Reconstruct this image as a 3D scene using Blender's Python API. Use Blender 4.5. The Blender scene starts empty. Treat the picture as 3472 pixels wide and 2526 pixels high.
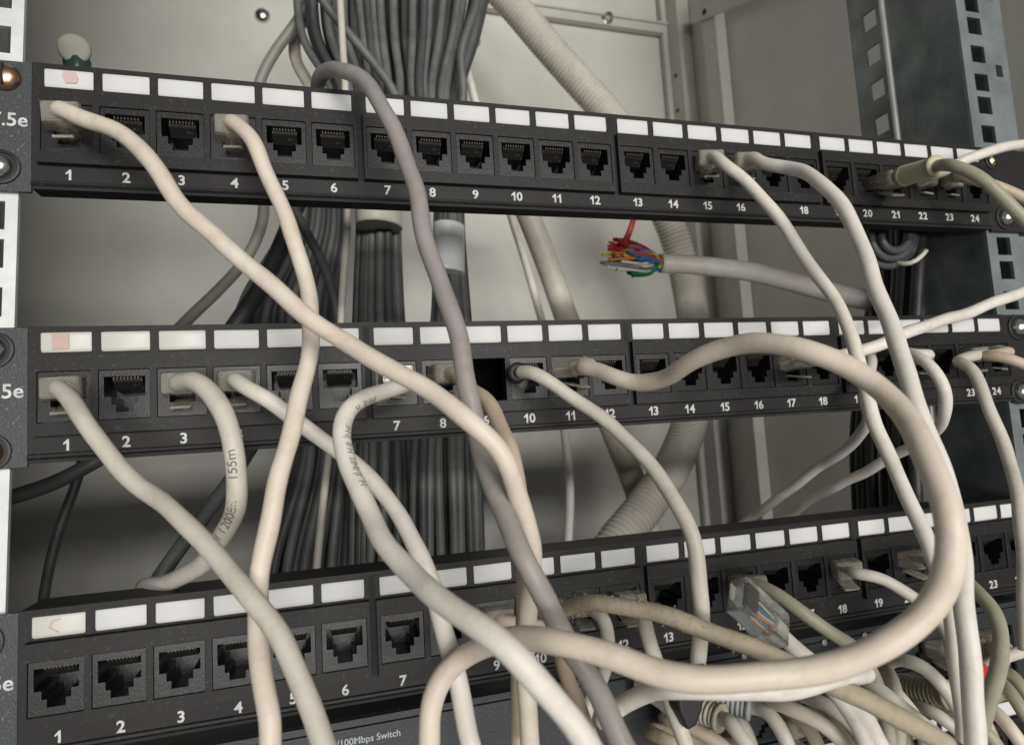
import bpy, bmesh, math, random
from mathutils import Vector, Matrix, Euler
random.seed(7)
R = math.radians
MM = 0.001
scene = bpy.context.scene
col = scene.collection

# ------------------------------------------------------------------ camera, world, lights, exposure
CAM_P = Vector((84.413, -239.457, -130.371))          # millimetres; panel plane is y = 0
CAM_E = Euler((R(95.381), R(3.490), R(-16.337)), 'XYZ')
CAM_F = 2197.5                                        # focal length in pixels of the 3472 px wide photo
cam = bpy.data.cameras.new('camera')
cam_ob = bpy.data.objects.new('camera', cam); col.objects.link(cam_ob)
cam_ob.location = CAM_P * MM; cam_ob.rotation_euler = CAM_E
cam.sensor_width = 36.0; cam.lens = CAM_F * 36.0 / 3472.0
cam.clip_start = 0.005; cam.clip_end = 50.0
cam.dof.use_dof = True; cam.dof.focus_distance = 0.235; cam.dof.aperture_fstop = 16.0
scene.camera = cam_ob

world = bpy.data.worlds.new('World'); scene.world = world; world.use_nodes = True
bgn = world.node_tree.nodes['Background']
bgn.inputs['Color'].default_value = (0.93, 0.97, 1.0, 1); bgn.inputs['Strength'].default_value = 0.12

def area(name, loc, target, size, power, color):
    l = bpy.data.lights.new(name, 'AREA'); l.shape = 'RECTANGLE'; l.size = size[0]; l.size_y = size[1]
    l.energy = power; l.color = color
    o = bpy.data.objects.new(name, l); col.objects.link(o)
    o.location = Vector(loc)
    o.rotation_euler = (Vector(target) - Vector(loc)).to_track_quat('-Z', 'Y').to_euler()
    return o
area('room_lamp', (0.10, -2.8, -0.58), (0.22, 0.0, -0.08), (1.9, 0.42), 42.0, (1.0, 0.975, 0.93))
area('upper_fill', (0.50, -2.8, 0.43), (0.22, 0.0, 0.0), (1.6, 0.22), 50.0, (1.0, 0.975, 0.93))  # added fill that lifts the upper wall and the cable tops
area('cool_bounce', (-0.75, -0.42, -0.05), (0.0, 0.0, -0.12), (0.30, 0.4), 0.12, (0.78, 0.92, 1.0))  # added cool light standing in for bluish bounce from the left

scene.view_settings.view_transform = 'Standard'; scene.view_settings.look = 'None'
scene.view_settings.exposure = 0.0; scene.view_settings.gamma = 1.0
scene.view_settings.use_curve_mapping = False
scene.render.engine = 'CYCLES'

# ------------------------------------------------------------------ pixel -> point helpers (photo pixels)
CM = CAM_E.to_matrix()
K = 3472.0 / 2268.0
def ray(x, y):
    return CM @ Vector(((x - 1736.0) / CAM_F, -(y - 1263.0) / CAM_F, -1.0))
def at_y(x, y, Y):
    r = ray(x, y); return CAM_P + r * ((Y - CAM_P.y) / r.y)
def at_x(x, y, X):
    r = ray(x, y); return CAM_P + r * ((X - CAM_P.x) / r.x)
def fv(x, y, h):          # full-view coordinates, h mm in front of the panels
    return at_y(x * K, y * K, -h)
def sp(x, y, h):          # photo pixels
    return at_y(x, y, -h)

# ------------------------------------------------------------------ materials
def new_mat(name, color, rough=0.5, metal=0.0, spec=0.5, var=0.0, vscale=60.0, bump=0.0, bscale=400.0, dust=0.0,
            trans=0.0, color2=None, ior=1.45, coat=0.0, sss=0.0):
    m = bpy.data.materials.new(name); m.use_nodes = True
    nt = m.node_tree; b = nt.nodes['Principled BSDF']
    b.inputs['Base Color'].default_value = (*color, 1); b.inputs['Roughness'].default_value = rough
    b.inputs['Metallic'].default_value = metal; b.inputs['Specular IOR Level'].default_value = spec
    b.inputs['IOR'].default_value = ior
    if trans: b.inputs['Transmission Weight'].default_value = trans
    if coat: b.inputs['Coat Weight'].default_value = coat
    tc = nt.nodes.new('ShaderNodeTexCoord')
    last = None
    if var or color2:
        n = nt.nodes.new('ShaderNodeTexNoise'); n.inputs['Scale'].default_value = vscale; n.inputs['Detail'].default_value = 5
        n.inputs['Roughness'].default_value = 0.65
        nt.links.new(tc.outputs['Object'], n.inputs['Vector'])
        r = nt.nodes.new('ShaderNodeValToRGB')
        r.color_ramp.elements[0].position = 0.35; r.color_ramp.elements[1].position = 0.68
        c2 = color2 if color2 else tuple(c * (1 - var) for c in color)
        r.color_ramp.elements[0].color = (*color, 1); r.color_ramp.elements[1].color = (*c2, 1)
        nt.links.new(n.outputs['Fac'], r.inputs['Fac']); nt.links.new(r.outputs['Color'], b.inputs['Base Color'])
        last = r.outputs['Color']
    if dust:
        n2 = nt.nodes.new('ShaderNodeTexNoise'); n2.inputs['Scale'].default_value = 900; n2.inputs['Detail'].default_value = 3
        nt.links.new(tc.outputs['Object'], n2.inputs['Vector'])
        r2 = nt.nodes.new('ShaderNodeValToRGB'); r2.color_ramp.elements[0].position = 0.60; r2.color_ramp.elements[1].position = 0.76
        nt.links.new(n2.outputs['Fac'], r2.inputs['Fac'])
        n3 = nt.nodes.new('ShaderNodeTexNoise'); n3.inputs['Scale'].default_value = 35; n3.inputs['Detail'].default_value = 4
        nt.links.new(tc.outputs['Object'], n3.inputs['Vector'])
        mu = nt.nodes.new('ShaderNodeMath'); mu.operation = 'MULTIPLY'
        nt.links.new(r2.outputs['Color'], mu.inputs[0]); nt.links.new(n3.outputs['Fac'], mu.inputs[1])
        mu2 = nt.nodes.new('ShaderNodeMath'); mu2.operation = 'MULTIPLY'; mu2.inputs[1].default_value = dust
        nt.links.new(mu.outputs[0], mu2.inputs[0])
        mx = nt.nodes.new('ShaderNodeMix'); mx.data_type = 'RGBA'
        nt.links.new(mu2.outputs[0], mx.inputs[0])
        if last: nt.links.new(last, mx.inputs[6])
        else: mx.inputs[6].default_value = (*color, 1)
        mx.inputs[7].default_value = (0.42, 0.40, 0.36, 1)
        nt.links.new(mx.outputs[2], b.inputs['Base Color'])
    if bump:
        n = nt.nodes.new('ShaderNodeTexNoise'); n.inputs['Scale'].default_value = bscale; n.inputs['Detail'].default_value = 4
        nt.links.new(tc.outputs['Object'], n.inputs['Vector'])
        bp = nt.nodes.new('ShaderNodeBump'); bp.inputs['Strength'].default_value = bump; bp.inputs['Distance'].default_value = 0.0006
        nt.links.new(n.outputs['Fac'], bp.inputs['Height']); nt.links.new(bp.outputs['Normal'], b.inputs['Normal'])
    return m

M = {}
M['wall'] = new_mat('cabinet_paint', (0.66, 0.65, 0.60), 0.42, var=0.12, vscale=11, bump=0.12, bscale=900, dust=0.10)
M['wall_dark'] = new_mat('low_bounce_grey', (0.20, 0.20, 0.19), 0.5)  # unseen sides and ceiling darkened to cut bounced light
M['floor'] = new_mat('dark_floor', (0.05, 0.05, 0.048), 0.6, dust=0.5)
M['frame_paint'] = new_mat('frame_paint', (0.58, 0.565, 0.52), 0.45, var=0.10, vscale=20)
M['plate'] = new_mat('panel_paint', (0.016, 0.015, 0.016), 0.52, spec=0.30, dust=0.20, bump=0.12, bscale=2600, color2=(0.022, 0.020, 0.019), vscale=25)
M['plate_dusty'] = new_mat('panel_paint_dusty', (0.048, 0.053, 0.057), 0.46, dust=0.6, bump=0.25, bscale=1500)
M['housing'] = new_mat('port_plastic', (0.017, 0.015, 0.016), 0.48, spec=0.30, dust=0.22, bump=0.10, bscale=2600, color2=(0.018, 0.018, 0.017), vscale=30)
M['jack'] = new_mat('jack_plastic', (0.010, 0.0095, 0.010), 0.36, dust=0.30, bump=0.1, bscale=1200)
M['tongue'] = new_mat('tongue_plastic', (0.014, 0.014, 0.0145), 0.4, dust=0.3)
M['void'] = new_mat('unlit_recess', (0.003, 0.003, 0.003), 1.0, spec=0.0)  # shade inside the missing port put into the colour of the block behind
M['dark'] = new_mat('dark_void', (0.010, 0.010, 0.010), 0.7)
M['label'] = new_mat('label_card', (0.68, 0.68, 0.665), 0.65, spec=0.25, var=0.07, vscale=60)
M['label_pink'] = new_mat('label_card_yellowed', (0.62, 0.605, 0.56), 0.4, var=0.05, vscale=40)
M['stain'] = new_mat('red_marker', (0.60, 0.47, 0.45), 0.5, var=0.12, vscale=300)
M['stain2'] = new_mat('orange_marker', (0.56, 0.40, 0.33), 0.5, var=0.12, vscale=300)
M['ink'] = new_mat('white_ink', (0.72, 0.72, 0.71), 0.5, color2=(0.38, 0.38, 0.38), vscale=420)
M['ink_grey'] = new_mat('grey_ink', (0.42, 0.45, 0.47), 0.5)
M['print'] = new_mat('black_print', (0.14, 0.13, 0.13), 0.6)
M['print_faint'] = new_mat('faint_print', (0.33, 0.30, 0.28), 0.6)
M['gold'] = new_mat('contact_gold', (0.10, 0.085, 0.065), 0.45, metal=0.5)
M['chrome'] = new_mat('screw_nickel', (0.74, 0.75, 0.72), 0.25, metal=1.0, bump=0.05)
M['brass'] = new_mat('screw_brass', (0.62, 0.38, 0.26), 0.34, metal=1.0, var=0.3, vscale=500)
M['brass_glint'] = new_mat('glint_brass', (0.80, 0.80, 0.42), 0.25, metal=0.8)  # yellow-green glints on the dark screw put into its colour
M['zinc'] = new_mat('galvanised_steel', (0.30, 0.335, 0.335), 0.48, metal=0.6, color2=(0.20, 0.225, 0.23), vscale=45, bump=0.05)
M['zinc_dark'] = new_mat('galvanised_inner', (0.26, 0.29, 0.29), 0.36, metal=0.55, color2=(0.11, 0.13, 0.132), vscale=28)
M['rail_white'] = new_mat('rail_bright_steel', (0.76, 0.78, 0.765), 0.42, metal=0.15, var=0.22, vscale=70, bump=0.05)
M['midgrey'] = new_mat('jacket_warm_grey', (0.30, 0.29, 0.26), 0.45, var=0.25, vscale=40, dust=0.1, bump=0.1)
M['bead'] = new_mat('bead_highlight', (0.62, 0.64, 0.62), 0.35, metal=0.3, var=0.35, vscale=30)  # highlight along the bent edge put into this pale colour
def cable_mat(name, c, c2, dust=0.10, rough=0.45, bump=0.18):
    m = new_mat(name, c, rough, spec=0.4, color2=c2, vscale=38, dust=dust, bump=bump, bscale=420)
    nt = m.node_tree; b = nt.nodes['Principled BSDF']
    src = b.inputs['Base Color'].links[0].from_socket
    tc = nt.nodes.new('ShaderNodeTexCoord')                      # grime smears and rubbed spots that belong to the jacket
    n = nt.nodes.new('ShaderNodeTexNoise'); n.inputs['Scale'].default_value = 150; n.inputs['Detail'].default_value = 8; n.inputs['Roughness'].default_value = 0.75
    nt.links.new(tc.outputs['Object'], n.inputs['Vector'])
    r = nt.nodes.new('ShaderNodeValToRGB'); r.color_ramp.elements[0].position = 0.50; r.color_ramp.elements[0].color = (0, 0, 0, 1)
    r.color_ramp.elements[1].position = 0.74; r.color_ramp.elements[1].color = (0.40, 0.40, 0.40, 1)
    nt.links.new(n.outputs['Fac'], r.inputs['Fac'])
    mx = nt.nodes.new('ShaderNodeMix'); mx.data_type = 'RGBA'
    nt.links.new(r.outputs['Color'], mx.inputs[0]); nt.links.new(src, mx.inputs[6])
    mx.inputs[7].default_value = (c2[0] * .62, c2[1] * .56, c2[2] * .46, 1)
    nt.links.new(mx.outputs[2], b.inputs['Base Color'])
    return m
M['beige'] = cable_mat('jacket_beige', (0.74, 0.655, 0.55), (0.64, 0.55, 0.45))
M['cream'] = cable_mat('jacket_cream', (0.74, 0.665, 0.57), (0.66, 0.57, 0.47))
M['tan'] = cable_mat('jacket_tan', (0.60, 0.495, 0.39), (0.48, 0.385, 0.29), dust=0.3)
M['dusty'] = cable_mat('jacket_dusty_tan', (0.50, 0.43, 0.33), (0.33, 0.275, 0.19), dust=0.9, rough=0.8, bump=0.5)
M['white'] = cable_mat('jacket_white', (0.77, 0.73, 0.67), (0.68, 0.63, 0.555), dust=0.05)
M['lgrey'] = cable_mat('jacket_light_grey', (0.63, 0.595, 0.525), (0.52, 0.48, 0.41), dust=0.15)
M['olive'] = cable_mat('jacket_olive_grey', (0.40, 0.38, 0.29), (0.31, 0.29, 0.21), dust=0.2)
M['mauve'] = cable_mat('jacket_mauve_grey', (0.335, 0.300, 0.280), (0.285, 0.262, 0.248), dust=0.05)
M['bundle'] = cable_mat('jacket_mid_grey', (0.165, 0.170, 0.163), (0.095, 0.100, 0.097), dust=0.2)
M['bundle2'] = cable_mat('jacket_slate_grey', (0.085, 0.088, 0.09), (0.055, 0.057, 0.06), dust=0.2)
M['blackcable'] = cable_mat('jacket_black', (0.022, 0.023, 0.024), (0.035, 0.036, 0.036), dust=0.1)
M['plug'] = new_mat('clear_plug_plastic', (0.93, 0.90, 0.78), 0.09, trans=0.78, ior=1.33, bump=0.04, bscale=900)
M['boot_dark'] = new_mat('black_boot', (0.018, 0.018, 0.018), 0.5)
M['boot_tan'] = new_mat('tan_boot', (0.60, 0.54, 0.38), 0.5, var=0.2, vscale=80, dust=0.2)
M['boot_dusty'] = new_mat('dusty_boot', (0.34, 0.31, 0.235), 0.65, var=0.3, vscale=90, dust=0.5)
M['boot_grey'] = new_mat('blue_grey_boot', (0.33, 0.36, 0.36), 0.5, var=0.1)
M['boot_cream'] = new_mat('cream_boot', (0.50, 0.47, 0.37), 0.5, var=0.1)
M['plug_clear'] = new_mat('clear_plastic', (0.95, 0.97, 0.93), 0.05, trans=0.94, ior=1.42)
M['conduit'] = cable_mat('conduit_plastic', (0.60, 0.57, 0.51), (0.54, 0.50, 0.44), dust=0.05)
M['wrap'] = new_mat('white_wrap', (0.80, 0.81, 0.80), 0.25, coat=0.4)
M['tie'] = new_mat('cable_tie', (0.74, 0.71, 0.60), 0.4)
M['switch'] = new_mat('switch_case', (0.028, 0.032, 0.034), 0.45, dust=0.12, bump=0.15, bscale=1200)
for n_, c_ in dict(red=(0.55, 0.03, 0.035), orange=(0.62, 0.20, 0.03), yellow=(0.72, 0.50, 0.03), blue=(0.03, 0.16, 0.40),
                   green=(0.02, 0.22, 0.07), violet=(0.35, 0.22, 0.30), wwhite=(0.68, 0.62, 0.58), brown=(0.20, 0.09, 0.05),
                   grey=(0.25, 0.24, 0.24)).items():
    M[n_] = new_mat('wire_' + n_, c_, 0.4)
M['copper'] = new_mat('copper', (0.55, 0.24, 0.14), 0.4, metal=0.5)

# ------------------------------------------------------------------ object helpers
def tag(o, label=None, cat=None, group=None, kind=None):
    if label: o['label'] = label
    if cat: o['category'] = cat
    if group: o['group'] = group
    if kind: o['kind'] = kind
    return o
def empty(name, loc=(0, 0, 0), rot=(0, 0, 0)):
    o = bpy.data.objects.new(name, None); o.empty_display_size = 0.01; col.objects.link(o)
    o.location = Vector(loc) * MM; o.rotation_euler = rot; return o
def link(name, me, mat, parent=None):
    if mat is not None and not me.materials: me.materials.append(mat)
    o = bpy.data.objects.new(name, me); col.objects.link(o)
    if parent: o.parent = parent
    return o
class MB:
    def __init__(s): s.bm = bmesh.new()
    def box(s, x0, x1, y0, y1, z0, z1):
        v = [s.bm.verts.new((x * MM, y * MM, z * MM)) for x in (x0, x1) for y in (y0, y1) for z in (z0, z1)]
        for f in ((0, 1, 3, 2), (4, 6, 7, 5), (0, 4, 5, 1), (2, 3, 7, 6), (0, 2, 6, 4), (1, 5, 7, 3)):
            s.bm.faces.new([v[i] for i in f])
        return s
    def quad(s, *p):
        s.bm.faces.new([s.bm.verts.new(Vector(q) * MM) for q in p]); return s
    def prism(s, pts, axis, a, b):      # extrude a 2D polygon along an axis
        def V(p, t):
            return {'x': (t, p[0], p[1]), 'y': (p[0], t, p[1]), 'z': (p[0], p[1], t)}[axis]
        A = [s.bm.verts.new(Vector(V(p, a)) * MM) for p in pts]; B = [s.bm.verts.new(Vector(V(p, b)) * MM) for p in pts]
        n = len(pts)
        s.bm.faces.new(A); s.bm.faces.new(B[::-1])
        for i in range(n): s.bm.faces.new((A[i], B[i], B[(i + 1) % n], A[(i + 1) % n]))
        return s
    def lathe(s, prof, n=24, axis=Vector((0, -1, 0)), c=Vector((0, 0, 0))):   # prof: (radius, height along axis)
        axis = axis.normalized(); u = axis.orthogonal().normalized(); w = axis.cross(u)
        rings = []
        for r, h in prof:
            rings.append([s.bm.verts.new((c + axis * h + (u * math.cos(2 * math.pi * i / n) + w * math.sin(2 * math.pi * i / n)) * r) * MM) for i in range(n)])
        for a, b in zip(rings[:-1], rings[1:]):
            for i in range(n): s.bm.faces.new((a[i], a[(i + 1) % n], b[(i + 1) % n], b[i]))
        s.bm.faces.new(rings[0][::-1]); s.bm.faces.new(rings[-1])
        return s
    def build(s, name, mat, parent=None, smooth=False, bevel=0.0, seg=2):
        bmesh.ops.recalc_face_normals(s.bm, faces=s.bm.faces)
        me = bpy.data.meshes.new(name); s.bm.to_mesh(me); s.bm.free()
        o = link(name, me, mat, parent)
        if smooth:
            for p in me.polygons: p.use_smooth = True
        if bevel:
            md = o.modifiers.new('bevel', 'BEVEL'); md.width = bevel * MM; md.segments = seg; md.limit_method = 'ANGLE'; md.angle_limit = R(40)
        return o

def spline(pts, step=1.6):
    """centripetal Catmull-Rom through pts, resampled evenly (mm)"""
    P = [Vector(p) for p in pts]
    P = [P[0] * 2 - P[1]] + P + [P[-1] * 2 - P[-2]]
    out = []
    for i in range(1, len(P) - 2):
        p0, p1, p2, p3 = P[i - 1:i + 3]
        t0 = 0; t1 = t0 + max((p1 - p0).length, 1e-3) ** .5; t2 = t1 + max((p2 - p1).length, 1e-3) ** .5; t3 = t2 + max((p3 - p2).length, 1e-3) ** .5
        n = max(2, int((p2 - p1).length / step))
        for j in range(n):
            t = t1 + (t2 - t1) * j / n
            a1 = p0 * ((t1 - t) / (t1 - t0)) + p1 * ((t - t0) / (t1 - t0))
            a2 = p1 * ((t2 - t) / (t2 - t1)) + p2 * ((t - t1) / (t2 - t1))
            a3 = p2 * ((t3 - t) / (t3 - t2)) + p3 * ((t - t2) / (t3 - t2))
            b1 = a1 * ((t2 - t) / (t2 - t0)) + a2 * ((t - t0) / (t2 - t0))
            b2 = a2 * ((t3 - t) / (t3 - t1)) + a3 * ((t - t1) / (t3 - t1))
            out.append(b1 * ((t2 - t) / (t2 - t1)) + b2 * ((t - t1) / (t2 - t1)))
    out.append(P[-2])
    for _ in range(3):      # relax kinks a little
        q = out[:]
        for i in range(1, len(out) - 1): q[i] = out[i] * 0.5 + (out[i - 1] + out[i + 1]) * 0.25
        out = q
    return out
def frames(c):
    fr = []; t = (c[1] - c[0]).normalized(); u = t.orthogonal().normalized()
    for i in range(len(c)):
        a = c[max(i - 1, 0)]; b = c[min(i + 1, len(c) - 1)]
        t = (b - a).normalized(); u = (u - t * u.dot(t)).normalized(); fr.append((t, u, t.cross(u)))
    return fr
def tube_mesh(name, c, rad, n=14, cap=True, flat=1.0):
    """rad: number or function(arc length, i)"""
    bm = bmesh.new(); fr = frames(c); rings = []; s = 0
    for i, p in enumerate(c):
        if i: s += (p - c[i - 1]).length
        r = rad(s, i) if callable(rad) else rad
        t, u, w = fr[i]
        rings.append([bm.verts.new((p + (u * math.cos(2 * math.pi * k / n) + w * math.sin(2 * math.pi * k / n) * flat) * r) * MM) for k in range(n)])
    for a, b in zip(rings[:-1], rings[1:]):
        for k in range(n): bm.faces.new((a[k], a[(k + 1) % n], b[(k + 1) % n], b[k]))
    if cap: bm.faces.new(rings[0][::-1]); bm.faces.new(rings[-1])
    bmesh.ops.recalc_face_normals(bm, faces=bm.faces)
    me = bpy.data.meshes.new(name); bm.to_mesh(me); bm.free()
    for p in me.polygons: p.use_smooth = len(p.vertices) == 4
    return me
def tube(name, pts, d, mat, parent=None, n=14, step=1.6, **k):
    c = spline(pts, step); o = link(name, tube_mesh(name, c, d / 2, n, **k), mat, parent); return o, c

_txt = {}
def text_mesh(s, size, thick=0.25, off=0.0, align='CENTER'):
    key = (s, size, thick, off, align)
    if key in _txt: return _txt[key]
    cu = bpy.data.curves.new('text', 'FONT'); cu.body = s; cu.size = size * MM; cu.align_x = align; cu.align_y = 'CENTER'
    cu.extrude = thick * MM / 2; cu.offset = off * MM; cu.resolution_u = 4
    o = bpy.data.objects.new('t', cu); col.objects.link(o)
    bpy.context.view_layer.update()
    me = bpy.data.meshes.new_from_object(o.evaluated_get(bpy.context.evaluated_depsgraph_get()))
    bpy.data.objects.remove(o); bpy.data.curves.remove(cu)
    me.transform(Matrix.Rotation(R(90), 4, 'X'))     # now in the xz plane, facing -y
    me.materials.clear(); _txt[key] = me
    return me

def number_mesh(s, size):
    key = ('num', s)
    if key in _txt: return _txt[key]
    bm = bmesh.new(); x = 0.0; H = size * 0.70
    for ch in s:
        if ch == '1':
            w = H * 0.46; st = H * 0.20
            pts = [(w - st, -H / 2), (w, -H / 2), (w, H / 2), (w - st * .75, H / 2), (w - st * 1.6, H * .30), (0.05, H * .17), (0.05, H * .02), (w - st, H * .19)]
            A = [bm.verts.new(Vector((x + p[0], -0.06, p[1])) * MM) for p in pts]; bm.faces.new(A)
            x += w + H * .14
        else:
            me = text_mesh(ch, size, 0.12, 0.13)
            xs = [v.co.x for v in me.vertices]; zs = [v.co.z for v in me.vertices]
            sc = (H * MM) / (max(zs) - min(zs)); n0 = len(bm.verts)
            b2 = bmesh.new(); b2.from_mesh(me)
            for v in b2.verts:
                v.co = Vector(((v.co.x - min(xs)) * sc * 1.04 + x * MM, v.co.y, (v.co.z - (max(zs) + min(zs)) / 2) * sc))
            tmp = bpy.data.meshes.new('tmp'); b2.to_mesh(tmp); b2.free(); bm.from_mesh(tmp); bpy.data.meshes.remove(tmp)
            x += (max(xs) - min(xs)) * sc * 1.04 / MM + H * .12
    for v in bm.verts: v.co.x -= (x - H * .12) / 2 * MM
    me = bpy.data.meshes.new('number'); bm.to_mesh(me); bm.free(); me.materials.append(M['ink']); _txt[key] = me
    return me

# ------------------------------------------------------------------ cabinet
def wallbox(name, args, mat, label, cat, **k):
    o = MB().box(*args).build(name, mat); tag(o, kind='structure'); return o
wallbox('back_wall', (-230, 500, 395, 398, -420, 420), M['wall'], '', '')
wallbox('side_wall', (500, 503, -40, 398, -420, 420), M['wall'], '', '')
wallbox('left_shade_wall', (-233, -230, -40, 398, -420, 420), M['wall_dark'], '', '')
wallbox('left_shade_wall', (-229, -40, -6, -3, -420, 420), M['wall_dark'], '', '')  # unseen return added to shade the left of the back wall
wallbox('light_block_floor', (-233, 503, -6, 394, -324, -318), M['floor'], '', '')  # unseen floor raised and darkened to block light from below
wallbox('cabinet_ceiling', (-233, 503, -40, 398, 420, 423), M['wall_dark'], '', '')

# corner frame
t = empty('corner_post', (496, 380, -300)); tag(t, 'painted angle strip standing in the back right corner of the cabinet', 'frame post')
def post(args, name='upright_strip', mat=None, bevel=0.5):
    o = MB().box(*args).build(name, mat or M['frame_paint'], t, bevel=bevel)
    o.location = -t.location; return o
post((478, 495, 384.5, 392, -418, 418)); post((484, 499.5, 362, 384, -418, 418), 'side_strip')
for z in (222, 262):
    o = MB().lathe([(2.2, 0), (2.2, 0.6)], 16, Vector((-1, 0, 0)), Vector((483.8, 372 + (z % 7), z))).build('screw_hole', M['dark'], t); o.location = -t.location
t = empty('side_post', (494, 310, -300)); tag(t, 'narrow painted post standing against the right cabinet wall below the diagonal brace', 'frame post')
post((487, 499.5, 300, 322, -418, 318)); post((488, 499.5, 322.5, 324.5, -418, 318), 'return_edge', bevel=0)
o = MB().lathe([(3.0, 0), (2.0, 1.2), (0.2, 1.3)], 18, Vector((-1, 0, 0)), Vector((487, 311, 257))).build('rivet', M['frame_paint'], t, smooth=True); o.location = -t.location
# diagonal brace
a = at_x(2345, 62, 482); b = at_x(2620, -62, 478)
t = empty('diagonal_brace', a); tag(t, 'painted diagonal brace bar with a hole at the top of the cabinet corner', 'brace')
d = (b - a).normalized(); up = Vector((-1, 0, 0)).cross(d).normalized()
bm = bmesh.new(); hw = 8.5; vs = []
for off in (0, 3.0):
    ring = []
    L = (b - a).length
    for (s_, q) in ((0, -hw * .7), (L, -hw), (L, hw), (2, hw), (-5, hw * .2)):
        ring.append(bm.verts.new((d * s_ + up * q + Vector((off, 0, 0))) * MM))
    vs.append(ring)
bm.faces.new(vs[0]); bm.faces.new(vs[1][::-1])
for i in range(5): bm.faces.new((vs[0][i], vs[1][i], vs[1][(i + 1) % 5], vs[0][(i + 1) % 5]))
mb = MB(); mb.bm.free(); mb.bm = bm; mb.build('bar', M['frame_paint'], t, bevel=0.6)
MB().lathe([(3.2, 0), (3.2, 0.5)], 18, Vector((-1, 0, 0)), d * 26 + Vector((-0.2, 0, 0))).build('bolt_hole', M['dark'], t)
# horizontal bar on back wall
a = at_y(1790, 38, 388); b = at_y(2305, 112, 388)
t = empty('wall_bar', a); tag(t, 'horizontal painted metal bar bolted along the top of the back wall', 'metal bar')
L = (b - a).x
mb = MB().box(-60, L, -4, 4, -6, 6); mb.box(-60, L, -7, -4.05, 3.4, 6); mb.build('bar', M['frame_paint'], t, bevel=0.4)
bx = (at_y(2057, 60, 384) - a)
MB().lathe([(7, 0), (7, 1.4), (4.2, 1.5), (4.2, 7), (3.4, 8)], 20, Vector((0, -1, 0)), Vector((bx.x, -4.1, 1))).build('bolt', M['chrome'], t, bevel=0.3)
t.rotation_euler = (0, math.atan2(-(b - a).z, (b - a).x), 0)
for (x, y, lab) in ((890, 55, 'small round screw head on the back wall left of the grey bundle'), (1607, 142, 'small round screw head on the back wall right of the grey bundle')):
    p = at_y(x, y, 394.5)
    o = MB().lathe([(7.5, 0), (7.5, 1), (6, 3.5), (3, 5), (0.3, 5.3)], 24).build('screw_head', M['chrome'], smooth=True); o.location = p * MM
    tag(o, lab, 'screw', 'screw heads on the back wall')
# seam / shadow channel: low threshold strip on the floor side is not visible

# ------------------------------------------------------------------ rack rails
def rail(name, x0, x1, hx, label, mat, mirror):
    t = empty(name, (x0, 3, -300)); tag(t, label, 'rack rail', 'slotted rack rails')
    # front flange with square holes, built as strips around the holes
    z = -330.0; pat = [15.875, 15.875, 12.7]; zs = []; k = 0; zc = 0.0
    # hole centres aligned so that one falls at z0 offset
    base = -5.0
    zz = base
    up_list = [base]; i = 0
    while zz < 330:
        zz += pat[i % 3]; i += 1; up_list.append(zz)
    zz = base; i = 2; dn = []
    while zz > -330:
        zz -= pat[i % 3]; i = (i + 2) % 3; dn.append(zz)
    holes = sorted(dn + up_list)
    h = 4.75
    mb = MB()
    prev = holes[0] - 12
    for c in holes:
        mb.box(x0, x1, 2.2, 4.0, prev, c - h)
        mb.box(x0, hx - h, 2.2, 4.0, c - h, c + h); mb.box(hx + h, x1, 2.2, 4.0, c - h, c + h)
        prev = c + h
    mb.box(x0, x1, 2.2, 4.0, prev, prev + 10)
    o = mb.build('front_flange', mat, t); o.location = -t.location
    return t, holes
railL, _ = rail('rack_rail', -37, -7.3, -15.6, 'bright slotted rack rail at the left edge behind the panel ears', M['rail_white'], 1)
o = MB().box(-37, -35.2, 4.1, 60, -330, 330).build('side_flange', M['zinc'], railL); o.location = -railL.location
railL.location.x -= 5.1 * MM; railL.rotation_euler = (0, R(0.98), 0)
railR, _ = rail('rack_rail', 415.5, 447.5, 426.5, 'dull galvanised slotted rack rail at the right edge behind the panel ears', M['zinc'], -1)
# side flange going back, with punched openings at the rear
mb = MB()
mb.box(415.5, 417, 4.1, 44, -330, 330)
z = -330; zs = []
while z < 320:
    zs.append(z); z += 22.2
prev = -330
for z in zs:
    mb.box(415.5, 417, 53.5, 71, prev, z + 3) if False else None
mb.box(415.5, 417, 47, 51, -330, 330); mb.box(415.5, 417, 61, 71, -330, 330)
for i, z in enumerate(zs):
    mb.box(415.5, 417, 51, 61, z, z + 11)
o = mb.build('side_flange', M['zinc_dark'], railR); o.location = -railR.location
c = spline([(414.6, 45.5, -328), (414.6, 45.5, 0), (414.6, 45.5, 328)], 6)
o = link('edge_bead', tube_mesh('edge_bead', c, 1.5, 10), M['bead'], railR); o.location = -railR.location
for z in range(-320, 320, 44):
    o = MB().box(438.0, 442.2, 1.9, 2.15, z + 12, z + 18.5).build('small_slot', M['dark'], railR); o.location = -railR.location
mb = MB().box(417.1, 420, 4.1, 6, -330, 330)
o = mb.build('bend_edge', M['zinc_dark'], railR); o.location = -railR.location
o = MB().box(449, 451, 6, 60, -330, 330).build('outer_flange', M['zinc_dark'], railR); o.location = -railR.location

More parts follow.
